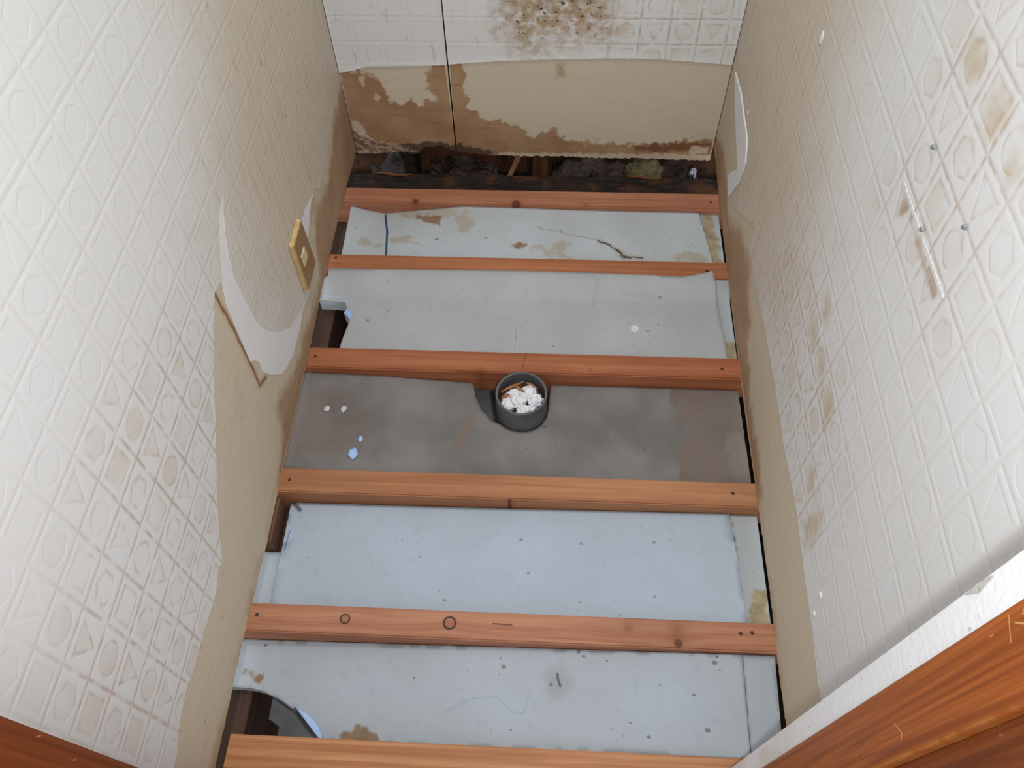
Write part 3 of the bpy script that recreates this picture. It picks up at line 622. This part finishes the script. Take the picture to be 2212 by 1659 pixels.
o4 = fs('foam_board', dense(poly, 0.012, 0.0003, 4), z4, 0.0185, m4, {'tan': tan4}, 0.006)
tag(o4, 'pale foam insulation board with a torn hole at its left end, nearest the door', 'insulation', 'foam boards between the joists')
flap = [(0.0836, 0.224), (0.1005, 0.2166), (0.1199, 0.202), (0.1300, 0.1871), (0.1300, 0.1806), (0.1268, 0.1828), (0.1068, 0.2014)]
fl4 = sheet('torn_flap', dense(flap, 0.006), lambda u, v: (u, v, z4(u, v)+0.003), lambda u, v: (u, v, z4(u, v)+0.0005), 0.003, chipm, o4, smooth=True)
fl4['label'] = 'curled bluish-white flap at the torn edge'
# narrow strips along the right wall
def strip_mat(i, poly, base):
    def ex(g, col, x, y, n1, n2, p):
        a = g.smooth(-g.attr('yel')+(n2-0.5)*0.03, -0.004, 0.006); return g.mix(a*0.75, col, g.mix(g.smooth(n2, 0.4, 0.7), YEL, srgb(128, 106, 60)))
    return foam('foam_strip_%d' % i, base, tuple(c*0.9 for c in base), 8.0+i, ex)
STR = {0: ([(0.751, 1.0655), (0.772, 1.0655), (0.772, 1.2075), (0.733, 1.2075)], z0f, [(0.735, 1.22), (0.757, 1.22), (0.7698, 1.05), (0.747, 1.05)], 'yellow-stained foam strip by the right wall in the back bay'),
       1: ([(0.757, 0.8375), (0.773, 0.8375), (0.773, 1.018), (0.746, 1.018)], z1f, [(0.750, 0.885), (0.78, 0.885), (0.78, 0.83), (0.748, 0.83)], 'narrow grey foam strip by the right wall beside the holed board'),
       3: ([(0.739, 0.3635), (0.774, 0.3635), (0.774, 0.5435), (0.7317, 0.5435)], z3, [(0.7519, 0.42), (0.7731, 0.42), (0.7738, 0.36), (0.745, 0.36)], 'dirty grey foam strip by the right wall beside the bluish board'),
       5: ([(-0.022, 0.3635), (0.0142, 0.3635), (0.0122, 0.459), (-0.022, 0.459)], z3, [(2, 2), (2.1, 2), (2, 2.1)], 'shaded foam strip by the left wall in front of the wood offcut'),
       4: ([(0.7208, 0.1805), (0.763, 0.1805), (0.769, 0.318), (0.7239, 0.318)], z4, [(0.7282, 0.195), (0.744, 0.195), (0.7418, 0.17), (0.723, 0.17)], 'pale foam strip by the right wall nearest the door')}
for i, (poly, zf, yel, lab) in STR.items():
    base = srgb(164, 166, 164) if i < 4 else srgb(166, 171, 174)
    dz = {0: 0.003, 1: 0.004, 3: 0.004, 4: 0.002, 5: 0.009}[i]
    o = sheet('foam_strip', dense(poly, 0.008), lambda u, v, zf=zf, dz=dz: (u, v, zf(u, v)-dz), lambda u, v, zf=zf, dz=dz: (u, v, zf(u, v)-dz-0.018), 0.006, strip_mat(i, yel, base), None, {'yel': [yel]}, smooth=True)
    tag(o, lab, 'insulation', 'foam strips along the walls')

# ------------------------------------------------------------------ grey board with the notch
def mk_grey():
    g = G('grey_board'); x, y, z = g.xyz(); p = g.vec(x, y, 0.0); n1 = g.noise(8, 5, p); n2 = g.noise(40, 5, p); n3 = g.noise(300, 3, p)
    col = g.mix(g.smooth(n1, 0.3, 0.7), srgb(134, 129, 124), srgb(112, 107, 102))
    a = g.smooth(-g.attr('damp')+(n2-0.5)*0.045+(n1-0.5)*0.03, -0.004, 0.004); col = g.mix(a*0.8, col, g.mix(g.smooth(n1, 0.4, 0.65), srgb(112, 97, 86), srgb(124, 109, 98)))
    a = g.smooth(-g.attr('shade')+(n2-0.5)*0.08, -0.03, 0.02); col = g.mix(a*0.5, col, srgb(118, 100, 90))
    e = g.seg(x+(n2-0.5)*0.03, y+(n2-0.5)*0.02, (0.60, 0.705), (0.69, 0.735)); col = g.mix(g.smooth(e, 0.006, 0.001)*0.4, col, srgb(124, 108, 94))
    e = g.seg(x+(n2-0.5)*0.02, y, (0.285, 0.66), (0.30, 0.705)); col = g.mix(g.smooth(e, 0.014, 0.002)*0.4, col, srgb(134, 108, 86))
    e = g.ell(x+(n2-0.5)*0.02, y, (0.755, 0.655), 0.022, 0.05); col = g.mix(g.smooth(e, 1.1, 0.7)*0.5, col, srgb(136, 124, 114))
    col = spots(g, col, x, y, [(0.40, 0.655), (0.74, 0.655), (0.10, 0.77), (0.60, 0.66), (0.43, 0.70)], 0.004, srgb(92, 74, 62), n2)
    col = g.mix(g.smooth(n3, 0.6, 0.75)*0.25, col, srgb(186, 178, 168))
    g.bump(n3*0.5+n2, 0.0008); return g.done(col, 0.85)
zg = lambda x, y: ip(x, [-0.01, 0.154, 0.30, 0.45, 0.775], [-0.014, -0.021, -0.034, -0.034, -0.034])*min(1, 0.8+0.2*(y-0.59)/0.2)
notch = [(0.299, 0.789), (0.304, 0.76), (0.3177, 0.7294), (0.3238, 0.7239), (0.3336, 0.7101), (0.3477, 0.704), (0.3685, 0.6917), (0.3896, 0.6872), (0.4085, 0.6912), (0.4226, 0.7019), (0.4332, 0.7211), (0.4362, 0.7547), (0.4385, 0.789)]
poly = [(-0.010, 0.5905), (0.772, 0.5905), (0.772, 0.789)]+notch[::-1]+[(-0.010, 0.789)]
damp = [[(0.6446, 0.80), (0.79, 0.80), (0.79, 0.57), (0.6502, 0.57), (0.6658, 0.6728), (0.6814, 0.724), (0.6548, 0.7468)]]
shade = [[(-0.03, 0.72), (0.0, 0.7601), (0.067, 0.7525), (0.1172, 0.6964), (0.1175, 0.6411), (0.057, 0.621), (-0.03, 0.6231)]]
o = fs('floor_panel', dense(poly, 0.006, 0.0005, 6), zg, 0.012, mk_grey(), {'damp': damp, 'shade': shade}, 0.006)
tag(o, 'grey water-stained board notched around the drain pipe', 'board')
# foam crumbs stuck on the grey board
for (x, y, r, lab) in ((0.0478, 0.713, 0.005, 'white foam crumb on the grey board, farthest left'), (0.0772, 0.714, 0.0055, 'white foam crumb on the grey board, second from the left'), (0.1077, 0.6257, 0.009, 'largest bluish foam crumb on the grey board'), (0.1158, 0.6557, 0.0045, 'tiny bluish foam crumb just behind the largest crumb')):
    bm = bmesh.new(); bmesh.ops.create_icosphere(bm, subdivisions=2, radius=r)
    for v in bm.verts:
        n = mnoise.noise(v.co*220+Vector((x*90, y*50, 0))); v.co *= 1+0.45*n; v.co.z *= 0.35; v.co.y *= 1.3
    o = from_bm('foam_crumb', bm, chipm if r > 0.006 or r < 0.0047 else foam('foam_white_crumb_%d' % int(x*1000), srgb(206, 212, 216), srgb(170, 172, 170), 7.0), smooth=True)
    o.location = (x, y, zg(x, y)+r*0.3); tag(o, lab, 'foam crumb', 'foam crumbs on the grey board')

# disc added for a round white spot on the foam
bm = bmesh.new(); bmesh.ops.create_cone(bm, cap_ends=True, segments=32, radius1=0.0088, radius2=0.0078, depth=0.002)
top = max(bm.faces, key=lambda f: f.calc_center_median().z); bmesh.ops.inset_individual(bm, faces=[top], thickness=0.0016, depth=-0.0005)
o = from_bm('round_disc', bm, plain('disc_white', srgb(212, 213, 212), 0.4, 0.03, 80, 0.0001)); o.location = (0.5907, 0.905, -0.0128)
tag(o, 'small round disc added for a white spot on the grey-white foam board', 'disc')

# ------------------------------------------------------------------ drain pipe and what fills it
PX, PY, PZ, PR = 0.388, 0.7345, 0.022, 0.0445
def mk_pipe():
    g = G('grey_pvc'); n = g.noise(30, 4); n2 = g.noise(160, 4)
    col = g.mix(g.smooth(n, 0.35, 0.7), srgb(104, 103, 103), srgb(88, 87, 87)); col = g.mix(g.smooth(n2, 0.62, 0.72)*0.3, col, srgb(134, 112, 96))
    g.bump(n2, 0.0002); return g.done(col, 0.45)
bm = bmesh.new(); N = 64; prof = [(PR, -0.2295), (PR, PZ-0.001), (PR-0.001, PZ), (PR-0.0030, PZ), (PR-0.0040, PZ-0.001), (PR-0.0040, -0.2295)]
rings = [[bm.verts.new((r*math.cos(2*math.pi*i/N), r*math.sin(2*math.pi*i/N), z)) for i in range(N)] for r, z in prof]
for a, b in zip(rings[:-1], rings[1:]):
    for i in range(N): bm.faces.new((a[i], a[(i+1) % N], b[(i+1) % N], b[i]))
pipe = from_bm('drain_pipe', bm, mk_pipe(), smooth=True); pipe.location = (PX, PY, 0)
md = pipe.modifiers.new('edge', 'EDGE_SPLIT'); md.split_angle = math.radians(40)
tag(pipe, 'dark grey plastic drain pipe stub stuffed with white tissue, in the notched board', 'pipe')
tis = plain('white_tissue', srgb(238, 236, 236), 0.9, 0.06, 120, 0.0015, dark=srgb(206, 204, 206))
WADS = [(-0.012, 0.004, 0.016, 'at the left of the pipe mouth'), (0.012, 0.010, 0.015, 'at the back of the pipe mouth'), (0.024, -0.006, 0.013, 'at the right of the pipe mouth'), (-0.022, -0.012, 0.013, 'at the front left of the pipe mouth'), (0.004, -0.026, 0.012, 'at the front of the pipe mouth'), (-0.004, -0.008, 0.014, 'in the middle of the pipe mouth'), (0.018, -0.020, 0.011, 'at the front right of the pipe mouth')]
for i, (x, y, r, where) in enumerate(WADS):
    bm = bmesh.new(); bmesh.ops.create_icosphere(bm, subdivisions=4, radius=r)
    for v in bm.verts:
        d = v.co.normalized(); n = mnoise.noise(d*2.2+Vector((i*5.1, 1, 2))); n2 = abs(mnoise.noise(d*5+Vector((i*3.3, 7, 1)))); n3 = mnoise.noise(d*12+Vector((i, 3, 4)))
        v.co *= 1.05+0.35*n-0.40*n2+0.03*n3; v.co.z *= 0.7
    o = from_bm('tissue_wad', bm, tis, smooth=True); o.location = (PX+x, PY+y, 0.0015+0.003*(i % 3)); tag(o, 'crumpled white tissue wad '+where, 'tissue', 'tissue wads in the drain pipe')
plug = plain('dirt_plug', srgb(96, 70, 48), 0.95, 0.3, 90, 0.003, dark=srgb(44, 34, 26))
bm = bmesh.new(); bmesh.ops.create_circle(bm, cap_ends=True, cap_tris=True, segments=48, radius=PR-0.0045)
bmesh.ops.subdivide_edges(bm, edges=bm.edges[:], cuts=5, use_grid_fill=True)
for v in bm.verts: v.co.z = -0.006+0.006*mnoise.noise(v.co*90)
o = from_bm('dirt_plug', bm, plug, smooth=True); o.location = (PX, PY, -0.004); tag(o, 'brown dirt and rust under the tissue inside the drain pipe', 'dirt', kind='stuff')
sl = wood('splinter_wood', srgb(172, 116, 70), srgb(134, 84, 50), rings=90)
for (a, b, w, lab) in (((-0.036, 0.010, 0.006), (0.003, 0.030, 0.014), 0.0055, 'longest orange wood splinter leaning in the drain pipe'), ((-0.014, 0.022, 0.008), (0.004, 0.010, 0.012), 0.006, 'short wood splinter beside the tissue in the drain pipe'), ((0.006, 0.031, 0.006), (0.028, 0.020, 0.006), 0.006, 'dark wood splinter at the back of the drain pipe'), ((-0.034, -0.002, 0.004), (-0.020, 0.006, 0.010), 0.007, 'broad wood chip at the left edge of the drain pipe')):
    A, Bv = Vector(a), Vector(b); d = (Bv-A); L = d.length; bm = bmesh.new(); bmesh.ops.create_cube(bm, size=1)
    bmesh.ops.subdivide_edges(bm, edges=[e for e in bm.edges if abs(e.verts[0].co.x-e.verts[1].co.x) > 0.5], cuts=6)
    for v in bm.verts:
        t = v.co.x+0.5; k = (0.35+1.3*min(t, 1-t)); v.co = Vector((v.co.x*L, v.co.y*w*k, v.co.z*0.0016+0.002*math.sin(t*5)))
    o = from_bm('wood_splinter', bm, sl); o.rotation_mode = 'QUATERNION'; o.rotation_quaternion = d.to_track_quat('X', 'Z'); o.location = Vector((PX, PY, 0))+(A+Bv)/2
    tag(o, lab, 'splinter', 'wood splinters in the drain pipe')

# ------------------------------------------------------------------ socket plate on the left wall
pm = plain('ochre_metal_plate', srgb(156, 118, 74), 0.45, 0.12, 60, 0.0002, dark=srgb(140, 102, 60))
pm2 = plain('lit_gold_edge', srgb(214, 184, 128), 0.4, 0.15, 90, 0.0002, dark=srgb(180, 144, 86))  # plate edges coloured paler to paint in the light they catch
sp = empty('socket_plate', (0.0, 0.918, 0.095)); tag(sp, 'ochre wall socket plate with a small cream insert, low on the left wall', 'socket')
Lq = lambda u, v: Vector((0, u, v))
pc = [(0.9505, 0.2094), (0.8854, 0.2106), (0.8814, 0.0985), (0.9545, 0.0966)]
bm = bmesh.new()
lo_ = [bm.verts.new((0.0012, u, v)) for u, v in pc]; hi_ = [bm.verts.new((0.010, 0.918+(u-0.918)*0.95, 0.1538+(v-0.1538)*0.97)) for u, v in pc]
bm.faces.new(hi_); bm.faces.new(lo_[::-1])
for i in range(4): bm.faces.new((lo_[i], lo_[(i+1) % 4], hi_[(i+1) % 4], hi_[i]))
bmesh.ops.recalc_face_normals(bm, faces=bm.faces[:]); bmesh.ops.bevel(bm, geom=bm.edges[:], offset=0.0012, segments=2, affect='EDGES')
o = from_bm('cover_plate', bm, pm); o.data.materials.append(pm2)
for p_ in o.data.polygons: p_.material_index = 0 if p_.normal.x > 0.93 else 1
o['label'] = 'brown satin cover plate with edges coloured paler as if lit'
o.parent = sp; o.parent = sp; o.matrix_parent_inverse = Matrix.Translation(-Vector(sp.location))
o = box('socket_insert', (0.0095, 0.898, 0.146), (0.0122, 0.9225, 0.171), plain('cream_plastic', srgb(222, 204, 164), 0.45, 0.05, 60, 0.0001), None, 0.0008)
o.parent = sp; o.matrix_parent_inverse = Matrix.Translation(-Vector(sp.location)); o['label'] = 'small cream plastic insert'

# screws and pegs left in the right wall
steel = plain('bright_steel', srgb(136, 142, 144), 0.35, 0.1, 200, 0.0001, metal=0.2)
bm = bmesh.new(); bmesh.ops.create_cone(bm, cap_ends=True, segments=16, radius1=0.0026, radius2=0.0019, depth=0.0024)
WSM = bpy.data.meshes.new('wall_screw'); bm.to_mesh(WSM); bm.free(); WSM.materials.append(steel)
for (y, z, lab) in ((0.5725, 0.6908, 'small steel screw at the back corner of the pressed wallpaper rectangle'), (0.5243, 0.6379, 'small steel screw at the lower edge of the pressed wallpaper rectangle'), (0.4725, 0.6934, 'small steel screw at the front end of the pressed wallpaper rectangle')):
    o = bpy.data.objects.new('wall_screw', WSM); COL.objects.link(o); o.rotation_euler = (0, -math.pi/2, 0); o.location = (W-0.0040, y, z); tag(o, lab, 'screw', 'screws in the right wall')
pegm = plain('white_filler', srgb(236, 232, 222), 0.5, 0.05, 90)
for (y, z, s, lab) in ((0.9418, 0.5557, (0.0015, 0.006, 0.010), 'white peg high on the right wall near the back'), (1.1785, 0.2584, (0.0012, 0.004, 0.004), 'tiny white dot on the right wall beside the paper tear'), (0.33, 0.216, (0.0015, 0.0045, 0.0055), 'upper of two white filler dabs low on the right wall'), (0.3185, 0.183, (0.0015, 0.004, 0.005), 'lower of two white filler dabs low on the right wall')):
    bm = bmesh.new(); bmesh.ops.create_icosphere(bm, subdivisions=3, radius=1)
    for v in bm.verts:
        n = mnoise.noise(v.co*1.7+Vector((y*40, z*30, 0))); v.co *= 1+0.25*n; v.co = Vector((v.co.x*s[0], v.co.y*s[1], v.co.z*s[2]))
    o = from_bm('filler_dab', bm, pegm, smooth=True); o.location = (W-0.0012, y, z); tag(o, lab, 'filler dab', 'white dabs on the right wall')

# ------------------------------------------------------------------ sill, cavity and debris behind
def mk_sill():
    g = G('rotted_timber'); x, y, z = g.xyz(); n = g.noise(1.0, 6, g.vec(x*14, y*120, z*120), 0.65); n2 = g.noise(18, 5)
    col = g.mix(g.smooth(n, 0.35, 0.7), srgb(52, 40, 32), srgb(30, 26, 24)); col = g.mix(g.smooth(n2, 0.5, 0.7)*0.6, col, srgb(96, 60, 34))
    g.bump(n, 0.004); return g.done(col, 0.9)
rot = mk_sill()
bm = bmesh.new(); bmesh.ops.create_grid(bm, x_segments=120, y_segments=10, size=0.5)
for v in bm.verts:
    x = 0.385+v.co.x*0.83; y = 1.3185+v.co.y*0.067
    v.co = Vector((x, y+0.003*mnoise.noise(Vector((x*25, 0, 5))), -0.050+0.005*mnoise.noise(Vector((x*30, y*60, 1)))+0.003*mnoise.noise(Vector((x*90, y*120, 4)))))
ret = bmesh.ops.extrude_face_region(bm, geom=bm.faces[:]); vv = [v for v in ret['geom'] if isinstance(v, bmesh.types.BMVert)]
for v in vv: v.co.z = -0.17
bmesh.ops.recalc_face_normals(bm, faces=bm.faces[:])
o = from_bm('sill_timber', bm, rot); tag(o, 'black rotted sill timber behind the farthest joist', 'beam')
slm = plain('orange_splinter', srgb(128, 84, 52), 0.7, 0.2, 80)
for (x0, x1, yy, zz, lab) in ((0.035, 0.118, 1.346, -0.046, 'longest orange splinter lying on the rotted sill at the left'), (0.60, 0.67, 1.348, -0.046, 'thin orange splinter lying on the rotted sill at the right'), (0.365, 0.405, 1.296, -0.046, 'short pale chip lying on the rotted sill near the middle')):
    bm = bmesh.new(); bmesh.ops.create_cube(bm, size=1)
    bmesh.ops.subdivide_edges(bm, edges=[e for e in bm.edges if abs(e.verts[0].co.x-e.verts[1].co.x) > 0.5], cuts=7)
    for v in bm.verts:
        t = v.co.x+0.5; k = 0.3+1.4*min(t, 1-t); v.co = Vector((x0+(x1-x0)*t, yy+v.co.y*0.006*k+0.0015*math.sin(t*7), zz+v.co.z*0.003+0.0012*math.sin(t*5+1)))
    o = from_bm('wood_splinter', bm, slm); tag(o, lab, 'splinter', 'splinters on the rotted sill')
stud = wood('dark_stud_wood', srgb(112, 72, 44), srgb(70, 44, 28), axis='z', rings=40, rough=0.85)
for (a, b, y0, y1, lab, mt) in ((0.098, 0.122, 1.380, 1.44, 'blackened stud in the wall cavity, leftmost', rot), (0.384, 0.420, 1.380, 1.44, 'brown stud in the wall cavity near the middle', stud)):
    o = box('wall_stud', (a, y0, -0.125), (b, y1, 2.3), mt); tag(o, lab, 'stud', 'studs in the wall cavity')
o = box('nailing_board', (0.126, 1.425, -0.105), (0.372, 1.445, 0.10), plain('red_brown_board', srgb(104, 62, 44), 0.85, 0.3, 30, 0.002, dark=srgb(62, 38, 28)), None, 0.002)
tag(o, 'reddish brown board between the studs in the wall cavity', 'board')
o = box('cavity_blocking', (-0.05, 1.352, -0.172), (0.83, 1.4515, -0.128), rot, None, 0.002); tag(o, 'dark timber ledge at the bottom of the wall cavity', 'beam')
# crumpled building paper
for (x0, x1, col, lab, sd) in ((0.01, 0.096, srgb(84, 76, 72), 'crumpled grey building paper in the left of the wall cavity', 1), (0.15, 0.305, srgb(84, 62, 52), 'torn brownish building paper in the wall cavity beside the thin stick', 2), (0.43, 0.60, srgb(96, 76, 64), 'folded tan building paper in the wall cavity right of the brown stud', 3), (0.66, 0.76, srgb(80, 54, 44), 'ragged brown building paper in the right of the wall cavity', 4)):
    bm = bmesh.new(); bmesh.ops.create_grid(bm, x_segments=36, y_segments=18, size=0.5)
    for v in bm.verts:
        s, t = v.co.x+0.5, v.co.y+0.5; x = x0+(x1-x0)*s
        q = Vector((x*22+sd*9, t*3, sd)); n = 1.3*mnoise.noise(q)+1.0*abs(mnoise.noise(q*2.3))-0.3; 
        v.co = Vector((x, 1.365+0.065*t+0.010*n, -0.118+0.05*t*t+0.022*n+0.012*mnoise.noise(q*0.6)))
        v.co.y = min({1: 1.447, 2: 1.422, 3: 1.447, 4: 1.447}[sd], max(1.357, v.co.y)); v.co.z = max(-0.126, v.co.z)
    o = from_bm('building_paper', bm, plain('building_paper_%d' % sd, col, 0.5, 0.25, 30, 0.004, dark=srgb(36, 28, 25)), smooth=True)
    md = o.modifiers.new('thick', 'SOLIDIFY'); md.thickness = 0.0008
    tag(o, lab, 'paper', 'scraps of building paper in the wall cavity')
# thin pale stick
A, Bv = Vector((0.322, 1.385, -0.112)), Vector((0.351, 1.415, -0.055)); d = Bv-A
bm = bmesh.new(); bmesh.ops.create_cube(bm, size=1)
for v in bm.verts: v.co = Vector((v.co.x*(d.length+0.02), v.co.y*0.012, v.co.z*0.005))
bmesh.ops.bevel(bm, geom=bm.edges[:], offset=0.001, segments=1, affect='EDGES')
o = from_bm('wood_lath', bm, plain('pale_lath', srgb(188, 140, 104), 0.7, 0.15, 60)); o.rotation_mode = 'QUATERNION'; o.rotation_quaternion = d.to_track_quat('X', 'Z'); o.location = (A+Bv)/2
tag(o, 'thin pale lath leaning diagonally in the wall cavity', 'lath')
# yellow glass wool
bm = bmesh.new(); bmesh.ops.create_icosphere(bm, subdivisions=4, radius=1)
for v in bm.verts:
    n = mnoise.noise(v.co*2.1)+0.5*mnoise.noise(v.co*5)+0.3*mnoise.noise(v.co*13); v.co *= 1+0.28*n; v.co = Vector((v.co.x*0.040, v.co.y*0.030, v.co.z*0.032))
o = from_bm('glass_wool', bm, plain('yellow_wool', srgb(148, 138, 98), 1.0, 0.3, 60, 0.003, dark=srgb(104, 94, 64)), smooth=True); o.location = (0.635, 1.405, -0.082); tag(o, 'yellowish wad of glass wool in the wall cavity', 'insulation wad')
# metal bolt
bm = bmesh.new(); bmesh.ops.create_cone(bm, cap_ends=True, segments=24, radius1=0.010, radius2=0.0095, depth=0.07)
bmesh.ops.bevel(bm, geom=[e for e in bm.edges if abs(e.verts[0].co.z-e.verts[1].co.z) < 1e-5], offset=0.003, segments=3, affect='EDGES')
an = empty('metal_pipe', (0.742, 1.395, -0.128)); tag(an, 'shiny short metal pipe standing in the right corner of the wall cavity', 'pipe')
o = from_bm('pipe_body', bm, plain('galvanised', srgb(150, 150, 152), 0.25, 0.15, 60, 0.0003, metal=0.9), an, True); o.location = (0, 0, 0.037)
bm = bmesh.new(); bmesh.ops.create_cone(bm, cap_ends=True, segments=24, radius1=0.0125, radius2=0.0125, depth=0.012); o = from_bm('collar', bm, bpy.data.materials['galvanised'], an); o.location = (0, 0, 0.008)
# offcut under the left wall
o = box('wood_offcut', (-0.012, 0.464, -0.058), (0.003, 0.540, -0.012), wood('offcut_wood', srgb(116, 84, 64), srgb(86, 58, 42), rings=60, axis='y', rough=0.8), None, 0.0015)
tag(o, 'small brown wood offcut under the left wall beside the bluish foam', 'offcut')
